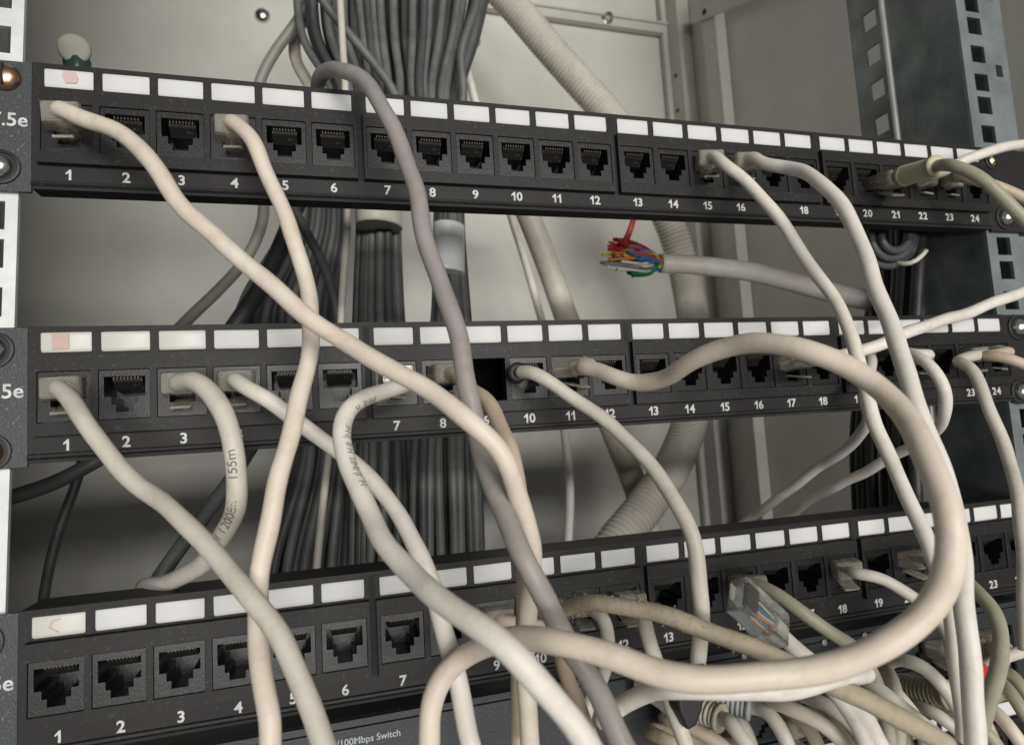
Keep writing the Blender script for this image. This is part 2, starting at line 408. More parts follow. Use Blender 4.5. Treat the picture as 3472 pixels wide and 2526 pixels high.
# ------------------------------------------------------------------ patch panels
PITCH, GAP, LW, LH = 17.006, 2.651, 14.281, 6.389
JH = -2.6                                    # y of housing front
def px(n): n -= 1; return n * PITCH + (n // 6) * GAP     # left edge of label n
XR = px(24) + LW
def jack_mesh():
    bm = bmesh.new()
    def q(*p): bm.faces.new([bm.verts.new(Vector(v) * MM) for v in p])
    y = JH + 0.45; W = 7.35; T = -12.95; B = -28.75
    rows = [(-15.0, -21.6, 6.0), (-21.6, -24.2, 3.9), (-24.2, -26.6, 2.5)]
    q((-W, y, T), (W, y, T), (W, y, -15.0), (-W, y, -15.0)); q((-W, y, -26.6), (W, y, -26.6), (W, y, B), (-W, y, B))
    for (a, b, h) in rows:
        q((-W, y, a), (-h, y, a), (-h, y, b), (-W, y, b)); q((h, y, a), (W, y, a), (W, y, b), (h, y, b))
    D = 12
    out = [(-6, -15), (6, -15), (6, -21.6), (3.9, -21.6), (3.9, -24.2), (2.5, -24.2), (2.5, -26.6), (-2.5, -26.6), (-2.5, -24.2), (-3.9, -24.2), (-3.9, -21.6), (-6, -21.6)]
    for i in range(len(out)):
        a, b = out[i], out[(i + 1) % len(out)]
        q((a[0], y, a[1]), (b[0], y, b[1]), (b[0], D, b[1]), (a[0], D, a[1]))
    for (a, b, h) in rows: q((-h, D, a), (h, D, a), (h, D, b), (-h, D, b))
    # rim ridge so the insert edge catches the light
    for (a, b, c_, d_) in ((-W, W, T, T - .25),):
        pass
    me = bpy.data.meshes.new('port_jack'); bmesh.ops.remove_doubles(bm, verts=bm.verts, dist=1e-7)
    bmesh.ops.recalc_face_normals(bm, faces=bm.faces)
    bm.to_mesh(me); bm.free(); me.materials.append(M['jack']); return me
def contact_mesh():
    mb = MB()
    for i in range(8):
        x = -3.57 + i * 1.02
        mb.prism([(-0.6, -15.1), (-0.6, -15.7), (1.15, -16.9), (1.15, -15.1)], 'x', x - .2, x + .2)
    bmesh.ops.recalc_face_normals(mb.bm, faces=mb.bm.faces)
    me = bpy.data.meshes.new('contacts'); mb.bm.to_mesh(me); mb.bm.free(); me.materials.append(M['gold']); return me
def label_mesh():
    mb = MB(); c = 0.7; P = []
    # rounded-corner card curling back at its lower edge
    prof = [(-0.35, 0), (-0.60, -0.2), (-0.62, -1.2), (-0.62, -5.0), (-0.52, -5.9), (-0.2, -LH)]
    xs = [0, 0.35, LW - 0.35, LW]
    bm = mb.bm; G = []
    for (y, z) in prof:
        edge = (z > -0.1 or z < -LH + .1)
        G.append([bm.verts.new(Vector((x, y + (0.25 if i in (0, 3) else 0), z)) * MM) for i, x in enumerate([xs[0] + (.35 if edge else 0), xs[1] + (.2 if edge else 0), xs[2] - (.2 if edge else 0), xs[3] - (.35 if edge else 0)])])
    for a, b in zip(G[:-1], G[1:]):
        for i in range(3): bm.faces.new((a[i], a[i + 1], b[i + 1], b[i]))
    bmesh.ops.recalc_face_normals(bm, faces=bm.faces)
    me = bpy.data.meshes.new('label_card'); bm.to_mesh(me); bm.free()
    for p in me.polygons: p.use_smooth = True
    return me
def tongue_mesh():
    mb = MB().prism([(1.2, -15.05), (1.2, -16.2), (4.5, -19.0), (11.9, -19.6), (11.9, -15.05)], 'x', -4.3, 4.3)
    bmesh.ops.recalc_face_normals(mb.bm, faces=mb.bm.faces)
    me = bpy.data.meshes.new('tongue'); mb.bm.to_mesh(me); mb.bm.free(); me.materials.append(M['tongue']); return me
TONGUE = tongue_mesh()
JM, CMESH, LM = jack_mesh(), contact_mesh(), label_mesh()
LMd = LM.copy(); LM.materials.append(M['label']); LMd.materials.append(M['label_pink'])

def screw(parent, x, z, r, mat, slot=True, cup=True, name='screw', h=3.2):
    if cup:
        MB().lathe([(r + 2.2, 0.0), (r + 2.2, 0.8), (r + 1.2, 1.0), (r + 1.1, 0.2)], 28, c=Vector((x, -0.05, z))).build('washer', M['boot_dark'], parent, bevel=0.15)
    mb = MB().lathe([(r, 0.3), (r, 1.0), (r * .86, h * .6), (r * .55, h * .88), (r * .2, h), (0.05, h)], 28, c=Vector((x, -0.2, z)))
    o = mb.build(name, mat, parent, smooth=True)
    if slot:
        s = MB().box(x - .3, x + .3, -h - .45, -h + .6, z - r * .8, z + r * .8).build('screw_slot', M['dark'], o)
        s.matrix_parent_inverse = Matrix()
    return o

PANELS = {}
def panel(key, loc, rot, label, first_labels, dusty=False, ports=range(1, 25)):
    t = empty('patch_bay', loc, rot); tag(t, label, 'patch panel', 'rack mounted patch panels')
    pm = M['plate']
    mb = MB(); X0, X1 = -3.6, XR + 3.4
    mb.box(X0, X1, 0, 1.6, -7.3, 2.1)
    mb.box(X0, X1, 0, 1.6, -38.5, -33.2)
    g0 = X0
    for g in range(4):
        a = px(g * 6 + 1) - 1.55; b = px(g * 6 + 6) + LW + 1.55
        mb.box(g0, a, 0, 1.6, -33.2, -7.3); g0 = b
    mb.box(g0, X1, 0, 1.6, -33.2, -7.3)
    mb.box(X0, X1, 1.65, 18, 0.7, 2.05)                 # top return flange
    mb.build('face_plate', pm, t)
    mb = MB().prism([(0, -38.5), (-0.8, -38.9), (-0.9, -39.7), (0.0, -40.5), (1.6, -40.5), (1.6, -38.5)], 'x', X0, X1); mb.build('bottom_lip', pm, t)
    MB().box(X0 + .3, X1 - .3, -0.3, 7, -41.5, -40.55).build('bottom_flange', M['dark'], t)
    MB().prism([(-37, 1.9), (X0 - .1, 1.9), (X0 - .1, -42.6), (-37, -42.6)], 'y', -0.1, 1.5).build('ear', M['plate_dusty'], t, bevel=0.3)
    MB().prism([(X1 + .1, 1.9), (X1 + 33, 1.9), (X1 + 33, -42.6), (X1 + .1, -42.6)], 'y', -0.1, 1.5).build('ear', pm, t, bevel=0.3)
    for g in range(1, 4):
        a = px(g * 6) + LW + 1.6; b = px(g * 6 + 1) - 1.6
        MB().box(a, b, -0.12, -0.02, -33.1, 0.6).build('groove_shade', M['dark'], t)  # dark strip laid in to paint the shade between port groups
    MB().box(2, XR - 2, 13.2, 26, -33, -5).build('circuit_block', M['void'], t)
    for g in range(4):
        a = px(g * 6 + 1) - 1.5; b = px(g * 6 + 6) + LW + 1.5
        mb = MB(); Y0, Y1 = JH, 3.0
        mb.box(a, b, Y0, Y1, -12.7, -7.4); mb.box(a, b, Y0, Y1, -33.1, -29.0)
        q = a
        for n in range(g * 6 + 1, g * 6 + 7):
            c = px(n) + LW / 2
            mb.box(q, c - 7.55, Y0, Y1, -29.0, -12.7); q = c + 7.55
        mb.box(q, b, Y0, Y1, -29.0, -12.7)
        mb.build('port_housing', M['housing'], t)
    for n in ports:
        c = px(n) + LW / 2
        if (key, n) != (2, 9):
            j = link('port_jack', JM, None, t); j.location = Vector((c, 0, 0)) * MM
            k = link('contacts', CMESH, None, j); link('tongue', TONGUE, None, j)
        l = link('label_card', LMd if (n in first_labels) else LM, None, t); l.location = Vector((px(n), 0, 0)) * MM; l.rotation_euler = (0, R(random.uniform(-.5, .5)), 0)
        nm = link('number', number_mesh(str(n), 5.2), None, t); nm.location = Vector((c - 0.2, -0.12, -36.2)) * MM
    tx = link('lettering', text_mesh('CAT.5e', 6.3, 0.1, 0.10, 'RIGHT'), None, t); tx.location = Vector((-4.6, -0.2, -18.6)) * MM
    if not tx.data.materials: tx.data.materials.append(M['ink'])
    PANELS[key] = t
    return t
p1 = panel(1, (0, 0, 0), (R(0.238), 0, 0), 'top patch panel with mostly empty ports and clean white label cards', ())
p2 = panel(2, (-0.568, 0.152, -89.107), (R(0.298), R(-0.182), 0), 'middle patch panel with the orange marker mark on its first card', (1, 2, 3))
p3 = panel(3, (-2.128, -0.256, -177.439), (R(0.153), R(0.193), 0), 'bottom patch panel directly above the network switch', (1,))
p4 = panel(4, (-2.5, -0.3, -266.6), (0, R(0.2), 0), 'lowest patch panel barely showing white cards under the switch at the right', ())
# marker stains
def stain(panel_t, pts, mat, n=1):
    mb = MB(); mb.prism(pts, 'y', -1.02, -0.9); mb.build('marker_stain', mat, panel_t)
stain(p1, [(5.6, -0.6), (7.2, -0.3), (9.2, -0.8), (9.9, -2.6), (9.6, -4.6), (6.2, -4.8), (5.3, -2.5)], M['stain'])
stain(p2, [(3.2, -0.4), (8.0, -0.35), (8.1, -5.4), (3.3, -5.5)], M['stain2'])
stain(p3, [(4.2, -3.4), (5.2, -1.4), (7.3, -1.1), (7.6, -1.5), (5.6, -2.0), (4.9, -3.6), (7.4, -5.2), (6.8, -5.4)], M['stain'])
screw(p1, -10.9, -4.3, 4.4, M['brass'], cup=False)
screw(p1, -12.2, -34.6, 3.6, M['chrome'], slot=False)
screw(p2, -13.0, -5.2, 3.7, M['chrome'], slot=False)
screw(p2, -13.6, -37.2, 3.7, M['brass'], slot=False)
screw(p3, -12.9, -5.8, 3.6, M['boot_dark'], slot=False)
q = sp(3413, 737, 1); screw(p1, q.x, q.z, 4.1, M['chrome'], slot=False, h=4.0)
q = sp(3366, 545, 1); screw(p1, q.x, q.z, 2.4, M['brass_glint'], cup=True, h=2.0)
q = sp(3456, 1110, 1) - Vector((-0.57, 0, -89.1)); screw(p2, q.x, q.z - 1.3, 4.3, M['chrome'], slot=False, h=4.2)
q = sp(3466, 1328, 1) - Vector((-0.57, 0, -89.1)); screw(p2, q.x, q.z - 1.3, 4.0, M['chrome'], slot=False, h=4.0)

# ------------------------------------------------------------------ network switch
t = empty('network_switch', (-10, -1, -243)); tag(t, 'dark network switch with grey lettering crowded with plugs below the bottom patch panel', 'network switch')
def sw(mb, name, mat, parent=None, bevel=0):
    o = mb.build(name, mat, parent or t, bevel=bevel)
    if parent is None: o.location = Vector((0, 0, 0)) - t.location
    return o
SWF = -2.0
mb = MB().box(-8, 402, SWF + 2, 26, -264.5, -223.6)
sw(mb, 'case', M['switch'], bevel=1.0)
sw(MB().box(-8, 226, SWF, SWF + 1.9, -264.0, -226.3), 'face_panel', M['switch'], bevel=0.5)
sw(MB().box(-8, 402, SWF + .6, SWF + 1.9, -226.0, -223.8), 'top_trim', M['switch'])
q = at_y(1359, 2482, SWF - .15)
tx = link('lettering', text_mesh('24 Port 10/100Mbps Switch', 3.1, 0.1, 0.03, 'RIGHT'), None, t)
tx.data.materials.append(M['ink_grey']); tx.location = q * MM - t.location
for (lx, ly) in ((2523, 2223), (2795, 2178), (2932, 2154)):
    lq = at_y(lx, ly, SWF - .2)
    sw(MB().lathe([(1.3, 0), (1.3, .4), (.8, .6)], 14, c=lq + Vector((0, .2, 0))), 'indicator', M['midgrey'])
SWP = []
for row, zc in enumerate((-238.0, -254.5)):
    for i in range(12):
        x = 236 + i * 13.4 + (i // 6) * 3
        SWP.append((x, zc))
mb = MB()
for zc0, zc1 in ((-226.3, -233.5), (-245.3, -249.9), (-261.9, -264.0)): mb.box(226.1, 402, SWF, SWF + 1.9, zc1, zc0)
sw(mb, 'port_bezel', M['switch'])
for (x, zc) in SWP:
    j = link('port_jack', JM, None, t); j.location = Vector((x, 0.2, zc + 20.8)) * MM - t.location; j.scale = (0.93, 1, 0.72)
    j.location.z = (zc + 15.0) * MM - t.location.z

# ------------------------------------------------------------------ plugs and cables
def orient(fwd, up=Vector((0, 0, 1))):
    y = fwd.normalized(); x = y.cross(up).normalized(); z = x.cross(y)
    return Matrix((x, y, z)).transposed().to_4x4()
_plug = {}
def plug_parts():
    if _plug: return _plug
    mb = MB()
    def ring(y, w, zb, zt): return [(-w, y, zb), (w, y, zb), (w, y, zt), (-w, y, zt)]
    secs = [ring(0, 5.0, -3.0, 3.2), ring(1.2, 5.6, -3.5, 3.6), ring(8.0, 5.85, -3.5, 3.6), ring(8.6, 5.85, -3.3, 3.3), ring(21.5, 5.85, -3.3, 3.3)]
    bm = mb.bm; V = [[bm.verts.new(Vector(p) * MM) for p in s] for s in secs]
    for a, b in zip(V[:-1], V[1:]):
        for i in range(4): bm.faces.new((a[i], a[(i + 1) % 4], b[(i + 1) % 4], b[i]))
    bm.faces.new(V[0][::-1]); bm.faces.new(V[-1])
    bmesh.ops.recalc_face_normals(bm, faces=bm.faces); bmesh.ops.bevel(bm, geom=bm.edges[:], offset=0.35 * MM, segments=2, affect='EDGES')
    me = bpy.data.meshes.new('plug_body'); bm.to_mesh(me); bm.free(); me.materials.append(M['plug']); _plug['body'] = me
    mb = MB(); mb.prism([(19.5, -3.35), (19.5, -4.2), (12, -5.2), (4.0, -7.6), (1.5, -8.3), (1.3, -7.5), (4.0, -6.7), (12, -4.3)], 'x', -3.0, 3.0)
    bmesh.ops.recalc_face_normals(mb.bm, faces=mb.bm.faces)
    me = bpy.data.meshes.new('latch'); mb.bm.to_mesh(me); mb.bm.free(); me.materials.append(M['plug']); _plug['latch'] = me
    mb = MB()
    for i in range(8):
        x = -3.57 + i * 1.02; mb.box(x - .2, x + .2, 15.5, 21.0, 2.0, 3.45)
    bmesh.ops.recalc_face_normals(mb.bm, faces=mb.bm.faces)
    me = bpy.data.meshes.new('contacts'); mb.bm.to_mesh(me); mb.bm.free(); me.materials.append(M['gold']); _plug['contacts'] = me
    for i, cname in enumerate(('orange', 'wwhite', 'blue', 'green', 'wwhite', 'brown')):
        x = -3.0 + i * 1.2
        c = spline([(x * .4, 5.5, 0.6 - abs(x) * .1), (x * .8, 10, .4), (x, 16, 0.6)], 1.0)
        me = tube_mesh('wire', c, 0.45, 8); me.materials.append(M[cname]); _plug['wire%d' % i] = me
    return _plug
def plug_at(parent, rear, fwd, up=Vector((0, 0, 1)), label=None, full=True):
    pp = plug_parts()
    mat = Matrix.Translation(Vector(rear) * MM) @ orient(Vector(fwd), up)
    inv = parent.matrix_world.inverted() if parent else Matrix()
    b = link('plug', pp['body'], None, parent); b.matrix_local = Matrix.Translation(-parent.location) @ mat
    for n_ in ('latch', 'contacts') + tuple('wire%d' % i for i in range(6)):
        link(n_.rstrip('012345'), pp[n_], None, b)
    if label: b['label'] = label
    return b
def boot_at(parent, rear, fwd, mat, L=17, r=5.2, ribs=7):
    """ridged strain-relief boot; rear is where the cable leaves it"""
    ax = Vector(fwd).normalized(); prof = [(r * .62, 0), (r * .98, .2), (r * .98, 1.6), (r * .72, 1.9)]
    h = 2.4; step = (L - 5) / ribs
    for i in range(ribs):
        rr = r * (0.86 + .14 * i / ribs)
        prof += [(rr * .86, h), (rr, h + .25), (rr, h + step * .6), (rr * .86, h + step * .72)]; h += step
    prof += [(r, h), (r * 1.02, L)]
    o = MB().lathe(prof, 24, ax, Vector((0, 0, 0))).build('boot', mat, parent, smooth=False, bevel=0)
    for p in o.data.polygons: p.use_smooth = len(p.vertices) == 4
    o.location = Vector(rear) * MM - parent.location
    return o
def port_pos(p, n):
    if p == 's':
        x, z = SWP[n]; return Vector((x, -2, z + .6))
    t = PANELS[p]; m = Matrix.Translation(t.location) @ t.rotation_euler.to_matrix().to_4x4()
    return (m @ (Vector((px(n) + LW / 2, 0, -18.4)) * MM)) / MM
def cable(label, pts, mat, d=5.2, port=None, plug=True, out=10, dirn=None, group=None, name='patch_cable', marks=None, kink=None, cat='cable', boot=None, tail=4.0):
    """pts are world mm points (after the plug). port=(panel, number)"""
    P = [Vector(p) for p in pts]
    if port:
        s = port_pos(*port)
        f = Vector(dirn) if dirn else Vector((0, -1, 0)); f.normalize()
        rear = s + f * out
        P = [s + f * (out - 6), rear + f * 1.0] + P
        base = rear
    else: base = P[0]
    t = empty(name, base); tag(t, label, cat, group)
    c = spline(P, 1.6)
    rj = random.Random(len(label) * 7 + int(P[0].x)); ph = [rj.uniform(0, 6.28) for _ in range(6)]; s_ = 0; N_ = len(c)
    for i in range(N_):                                   # real cable is never perfectly even
        if i: s_ += 1.6
        w_ = min(1, i / 12) * min(1, (N_ - 1 - i) / 6)
        c[i] = c[i] + w_ * Vector((.30 * math.sin(s_ / 7.3 + ph[0]) + .22 * math.sin(s_ / 3.9 + ph[1]), .3 * math.sin(s_ / 9 + ph[2]), .30 * math.sin(s_ / 8.1 + ph[3]) + .2 * math.sin(s_ / 4.3 + ph[4])))
    o = link('jacket', tube_mesh('jacket', c, lambda q, i: d / 2 * (1 + .018 * math.sin(q / 5.1 + ph[5]) + .012 * math.sin(q / 2.3 + ph[2])), 18), mat, t); o.location = -t.location
    if port and plug:
        rp = random.Random(int(rear.x * 10)); plug_at(t, rear, -f + Vector((rp.uniform(-.07, .07), 0, rp.uniform(-.06, .06))), Vector((rp.uniform(-.07, .07), 0, 1)))
    if port and boot: boot_at(t, rear + f * 7, -f, boot, L=15)
    if marks: wrap_marks(t, c, d, *marks)
    return t, c
def lint(t, c, d, n, s0, s1, mat, seed=3):
    rl = random.Random(seed); bm = bmesh.new()
    a = int(len(c) * s0); b = int(len(c) * s1)
    for _ in range(n):
        i = rl.randint(a, b); tt = (c[i + 1] - c[i]).normalized(); u = tt.orthogonal().normalized(); w = tt.cross(u); th = rl.uniform(0, 6.28)
        nrm = u * math.cos(th) + w * math.sin(th); p = c[i] + nrm * d * .49
        q = [p]; dr = (nrm * rl.uniform(.15, .7) + tt * rl.uniform(-1, 1) + u.cross(nrm) * rl.uniform(-.6, .6)).normalized()
        for k in range(4):
            q.append(q[-1] + dr * rl.uniform(.15, .42)); dr = (dr + Vector((rl.uniform(-.6, .6), rl.uniform(-.6, .6), rl.uniform(-.6, .6)))).normalized()
        me = tube_mesh('f', q, 0.07, 4, cap=False); bm.from_mesh(me); bpy.data.meshes.remove(me)
    me = bpy.data.meshes.new('lint'); bm.to_mesh(me); bm.free()
    o = link('lint', me, mat, t); o.location = -t.location; o['kind'] = 'stuff'
def wrap_marks(t, c, d, s, start, size, ang, mat, flip=False):
    """lettering wrapped onto the jacket: text runs along the arc length from 'start'"""
    if flip: c = c[::-1]
    L = [0]
    for a, b in zip(c[:-1], c[1:]): L.append(L[-1] + (b - a).length)
    src = text_mesh(s, size, 0.0, 0.02, 'LEFT')
    me = src.copy(); bm = bmesh.new(); bm.from_mesh(me)
    bmesh.ops.triangulate(bm, faces=bm.faces)
    bmesh.ops.subdivide_edges(bm, edges=[e for e in bm.edges if e.calc_length() > 0.8 * MM], cuts=1)
    xm = max(v.co.x for v in bm.verts) / MM
    for v in bm.verts:
        u = start + v.co.x / MM; w = v.co.z / MM
        import bisect
        i = min(max(bisect.bisect_left(L, u), 1), len(c) - 1)
        f = (u - L[i - 1]) / max(L[i] - L[i - 1], 1e-6)
        p = c[i - 1].lerp(c[i], f)
        a = c[max(i - 3, 0)]; b = c[min(i + 2, len(c) - 1)]
        tt = (b - a).normalized()
        view = (CAM_P * 1.0 - p); view = (view - tt * view.dot(tt)).normalized()     # side of the jacket that carries the print
        side = tt.cross(view) * -1
        th = ang + w / (d / 2)
        v.co = (p + (view * math.cos(th) + side * math.sin(th)) * (d / 2 + 0.05)) * MM
    me2 = bpy.data.meshes.new('printed_marks'); bm.to_mesh(me2); bm.free(); me2.materials.clear()
    o = link('printed_marks', me2, mat, t); o.location = -t.location
    return o

F = fv
def L(*a):   # list of full-view triples
    return [fv(*p) for p in a]
# ---- A
cable('long beige cable from port 1 of the top panel sweeping diagonally down',
      L((205, 268, 18), (262, 292, 24), (300, 322, 28), (345, 378, 34), (400, 447, 38), (470, 520, 42), (560, 600, 47), (640, 667, 51), (715, 722, 54), (800, 783, 60), (880, 826, 66), (960, 872, 71), (1035, 925, 78), (1096, 986, 80), (1126, 1039, 80), (1149, 1100, 76), (1170, 1169, 71), (1183, 1223, 67), (1180, 1270, 63), (1168, 1318, 60), (1164, 1383, 60), (1164, 1450, 62), (1170, 1550, 62), (1178, 1700, 60)),
      M['cream'], 5.2, (1, 1), out=9)
cable('beige cable hanging from port 4 of the top panel crossing under the long diagonal cable',
      L((556, 305, 18), (585, 365, 20), (615, 440, 22), (645, 520, 25), (672, 600, 27), (689, 665, 30), (688, 740, 34), (678, 815, 40), (660, 895, 45), (640, 980, 50), (618, 1060, 53), (598, 1140, 55), (582, 1225, 56), (573, 1310, 56), (573, 1400, 57), (582, 1490, 63), (592, 1580, 68), (600, 1700, 70)),
      M['cream'], 5.2, (1, 4), out=9)
cable('greyish beige cable from port 1 of the middle panel running down to the bottom edge',
      L((168, 905, 20), (200, 950, 24), (245, 1008, 28), (300, 1068, 32), (375, 1130, 42), (450, 1195, 50), (510, 1265, 58), (565, 1340, 66), (615, 1405, 70), (655, 1480, 74), (688, 1560, 78), (715, 1640, 82), (738, 1720, 84)),
      M['lgrey'], 5.2, (2, 1), out=7)
cable('short printed cable from port 3 of the middle panel curling back',
      L((432, 845, 20), (465, 865, 24), (495, 912, 28), (510, 965, 30), (522, 1030, 30), (522, 1105, 28), (504, 1170, 22), (472, 1222, 14), (430, 1262, 4), (380, 1285, -8), (320, 1300, -24)),
      M['lgrey'], 6.0, (2, 3), out=8, marks=('IS0I  I 20086     155m', 55.0, 3.9, 0.3, M['print'], True))
cable('whitish cable from port 4 of the middle panel passing behind two others',
      L((555, 862, 18), (590, 880, 20), (640, 920, 20), (700, 965, 20), (760, 1008, 22), (815, 1052, 26), (862, 1110, 32), (905, 1180, 40), (940, 1250, 48), (965, 1320, 54), (985, 1395, 58), (1002, 1470, 62), (1022, 1560, 66), (1045, 1650, 70), (1060, 1720, 72)),
      M['white'], 5.2, (2, 4), out=8)
cable('pale printed cable from port 7 of the middle panel looping left then down right',
      L((905, 848, 22), (862, 862, 30), (812, 882, 38), (772, 915, 44), (756, 960, 48), (765, 1020, 54), (790, 1075, 60), (822, 1145, 68), (855, 1205, 78), (900, 1262, 88), (950, 1305, 98), (1010, 1352, 106), (1080, 1402, 113), (1140, 1448, 117), (1195, 1510, 118), (1245, 1575, 117), (1290, 1640, 118), (1340, 1710, 118)),
      M['white'], 5.2, (2, 7), out=10, marks=('IHI·II:  H|I·I  III:IH·I|  II·H  I:IHI·|I  H·II', 40.0, 2.9, 0.70, M['print']))
# ---- G
cable('thick mauve grey cable arching over the top panel and running down',
      L((700, 262, -30), (700, 205, -16), (712, 168, -4), (740, 152, 8), (785, 168, 20), (828, 208, 28), (862, 262, 32), (888, 322, 35), (912, 395, 40), (930, 470, 45), (952, 560, 50), (980, 640, 54), (1005, 715, 58), (1026, 800, 61), (1044, 890, 63), (1060, 980, 63), (1076, 1039, 66), (1098, 1098, 71), (1131, 1169, 78), (1157, 1223, 83), (1184, 1275, 85), (1205, 1318, 84), (1230, 1375, 84), (1258, 1430, 84), (1305, 1500, 86), (1350, 1590, 92), (1400, 1690, 96)),
      M['mauve'], 5.6, name='grey_cable')
cable('tan cable from port 8 of the middle panel bending down behind the mauve grey cable',
      L((1040, 862, 24), (1075, 885, 34), (1108, 935, 44), (1130, 1000, 55), (1144, 1070, 58), (1156, 1140, 58), (1166, 1215, 54), (1164, 1290, 50), (1158, 1370, 48), (1152, 1460, 46), (1150, 1560, 44), (1150, 1700, 42)),
      M['tan'], 5.0, (2, 8), out=8, dirn=(0.25, -1, 0))
t_, c_ = cable('beige cable with a black round boot at port 10 of the middle panel',
      L((1152, 824, 9), (1185, 828, 17), (1235, 855, 20), (1290, 895, 24), (1350, 940, 30), (1410, 995, 38), (1465, 1060, 46), (1505, 1125, 54), (1532, 1195, 58), (1548, 1270, 60), (1556, 1350, 58), (1550, 1430, 52), (1535, 1500, 44), (1520, 1560, 38)),
      M['lgrey'], 5.0, name='patch_cable')
boot_at(t_, fv(1148, 824, 8), (0.1, 1, -0.05), M['boot_dark'], L=9, r=3.9, ribs=3)
# ---- J
t_, c_ = cable('long tan cable from port 11 of the middle panel making the giant loop',
      L((1290, 812, 22), (1325, 820, 30), (1365, 838, 38), (1412, 850, 44), (1465, 838, 54), (1520, 806, 68), (1580, 778, 78), (1650, 762, 88), (1725, 765, 98), (1800, 780, 106), (1870, 805, 110), (1935, 848, 114), (1990, 905, 120), (2040, 980, 128), (2078, 1065, 134), (2102, 1150, 138), (2105, 1230, 138), (2085, 1305, 136), (2035, 1372, 134), (1965, 1425, 132), (1880, 1465, 128), (1780, 1490, 124), (1680, 1502, 121), (1560, 1502, 118), (1440, 1480, 112), (1340, 1450, 106), (1250, 1426, 100), (1170, 1414, 92), (1100, 1422, 80), (1030, 1450, 70), (980, 1500, 68), (955, 1565, 68), (948, 1630, 68), (948, 1720, 68)),
      M['beige'], 5.6, (2, 11), out=9, dirn=(0.75, -1, 0.12), marks=('HI|·II  IH:I·III  |IH·I II:HI·  III|H', 660.0, 3.0, 0.75, M['print']))
lint(t_, c_, 5.6, 60, .004, .07, M['tan'], 8)
# ---- K, L
cable('cream cable from port 15 of the top panel running down inside the giant loop',
      L((1612, 368, 20), (1650, 398, 24), (1700, 455, 29), (1755, 530, 34), (1805, 600, 38), (1850, 662, 42), (1876, 728, 47), (1898, 790, 50), (1918, 860, 52), (1936, 930, 55), (1965, 1005, 60), (2000, 1080, 66), (2035, 1155, 72), (2068, 1235, 78), (2095, 1310, 80), (2112, 1385, 82), (2122, 1470, 84), (2132, 1580, 86), (2140, 1700, 88)),
      M['white'], 4.9, (1, 15), out=10, dirn=(-0.25, -1, 0))
cable('thicker white cable from port 16 of the top panel running down right past the loop',
      L((1690, 362, 20), (1745, 370, 30), (1795, 388, 42), (1845, 432, 52), (1885, 495, 60), (1918, 570, 68), (1945, 645, 74), (1972, 725, 80), (1998, 800, 86), (2025, 880, 92), (2058, 965, 96), (2090, 1060, 100), (2115, 1160, 100), (2130, 1260, 98), (2140, 1360, 96), (2148, 1460, 97), (2155, 1560, 100), (2162, 1700, 104)),
      M['white'], 5.3, (1, 16), out=10, dirn=(-0.1, -1, 0))
cable('white printed cable from port 17 of the middle panel going up to the right edge',
      L((1800, 800, 22), (1850, 792, 30), (1895, 780, 34), (1945, 762, 36), (2010, 738, 36), (2080, 712, 34), (2150, 690, 32), (2220, 664, 32), (2300, 634, 32)),
      M['white'], 4.9, (2, 17), out=9, dirn=(0.5, -1, 0.1), marks=('· ,.· ., ·. ,··', 68, 2.6, -0.3, M['print_faint']))
cable('white cable looping at the right from the middle panel and back behind the bottom panel',
      L((2005, 782, 20), (2040, 792, 30), (2070, 822, 36), (2090, 862, 38), (2094, 905, 34), (2078, 945, 24), (2045, 975, 12), (2000, 1000, 0), (1940, 1032, -16), (1880, 1062, -32), (1820, 1095, -50), (1755, 1135, -70), (1690, 1180, -90), (1640, 1230, -100)),
      M['white'], 4.9, (2, 21), out=7, dirn=(0.1, -1, 0))
cable('light cable dropping from port 19 of the middle panel and back behind the bottom panel',
      L((1915, 880, 16), (1925, 925, 14), (1905, 960, 4), (1865, 1000, -12), (1815, 1035, -28), (1760, 1075, -44), (1700, 1120, -60), (1650, 1160, -74), (1600, 1200, -84)),
      M['lgrey'], 4.9, (2, 19), out=8)
cable('grey beige cable from port 23 of the middle panel falling along the right edge',
      L((2120, 800, 20), (2150, 818, 28), (2178, 865, 34), (2200, 925, 38), (2225, 995, 42), (2248, 1070, 48), (2262, 1150, 54), (2268, 1240, 58), (2270, 1340, 60), (2272, 1440, 60)),
      M['lgrey'], 4.9, (2, 23), out=8, dirn=(0.1, -1, 0))
cable('dusty tan cable from port 24 of the middle panel leaving at the right edge',
      L((2185, 790, 16), (2220, 790, 22), (2255, 800, 26), (2300, 820, 28)), M['tan'], 4.9, (2, 24), out=6, dirn=(0.3, -1, 0.1))
# ---- top right cluster
t_, c_ = cable('olive cable with a thick dusty tan boot at port 21 of the top panel',
      L((2078, 367, 36), (2105, 366, 44), (2145, 380, 50), (2185, 405, 54), (2225, 440, 56), (2262, 478, 58), (2310, 530, 58)),
      M['olive'], 5.0)
q1, q0 = fv(2076, 367, 36), fv(1985, 396, 12)
boot_at(t_, q1, q0 - q1, M['boot_tan'], L=(q1 - q0).length - 4, r=4.7, ribs=14)
plug_at(t_, q0 + (q1 - q0) * .12, q0 - q1, Vector((0, 0, 1)))
cable('white cable from port 22 of the top panel leaving up at the right edge',
      L((2060, 392, 14), (2095, 378, 22), (2130, 358, 26), (2180, 337, 28), (2240, 325, 28), (2310, 315, 28)), M['white'], 4.6, (1, 22), out=6, dirn=(0.1, -1, 0))
cable('short tan cable from port 23 of the top panel sagging behind the booted cable',
      L((2125, 392, 14), (2160, 398, 22), (2205, 412, 27), (2250, 430, 30), (2310, 462, 32)), M['tan'], 5.0, (1, 23), out=6, dirn=(0.1, -1, 0))
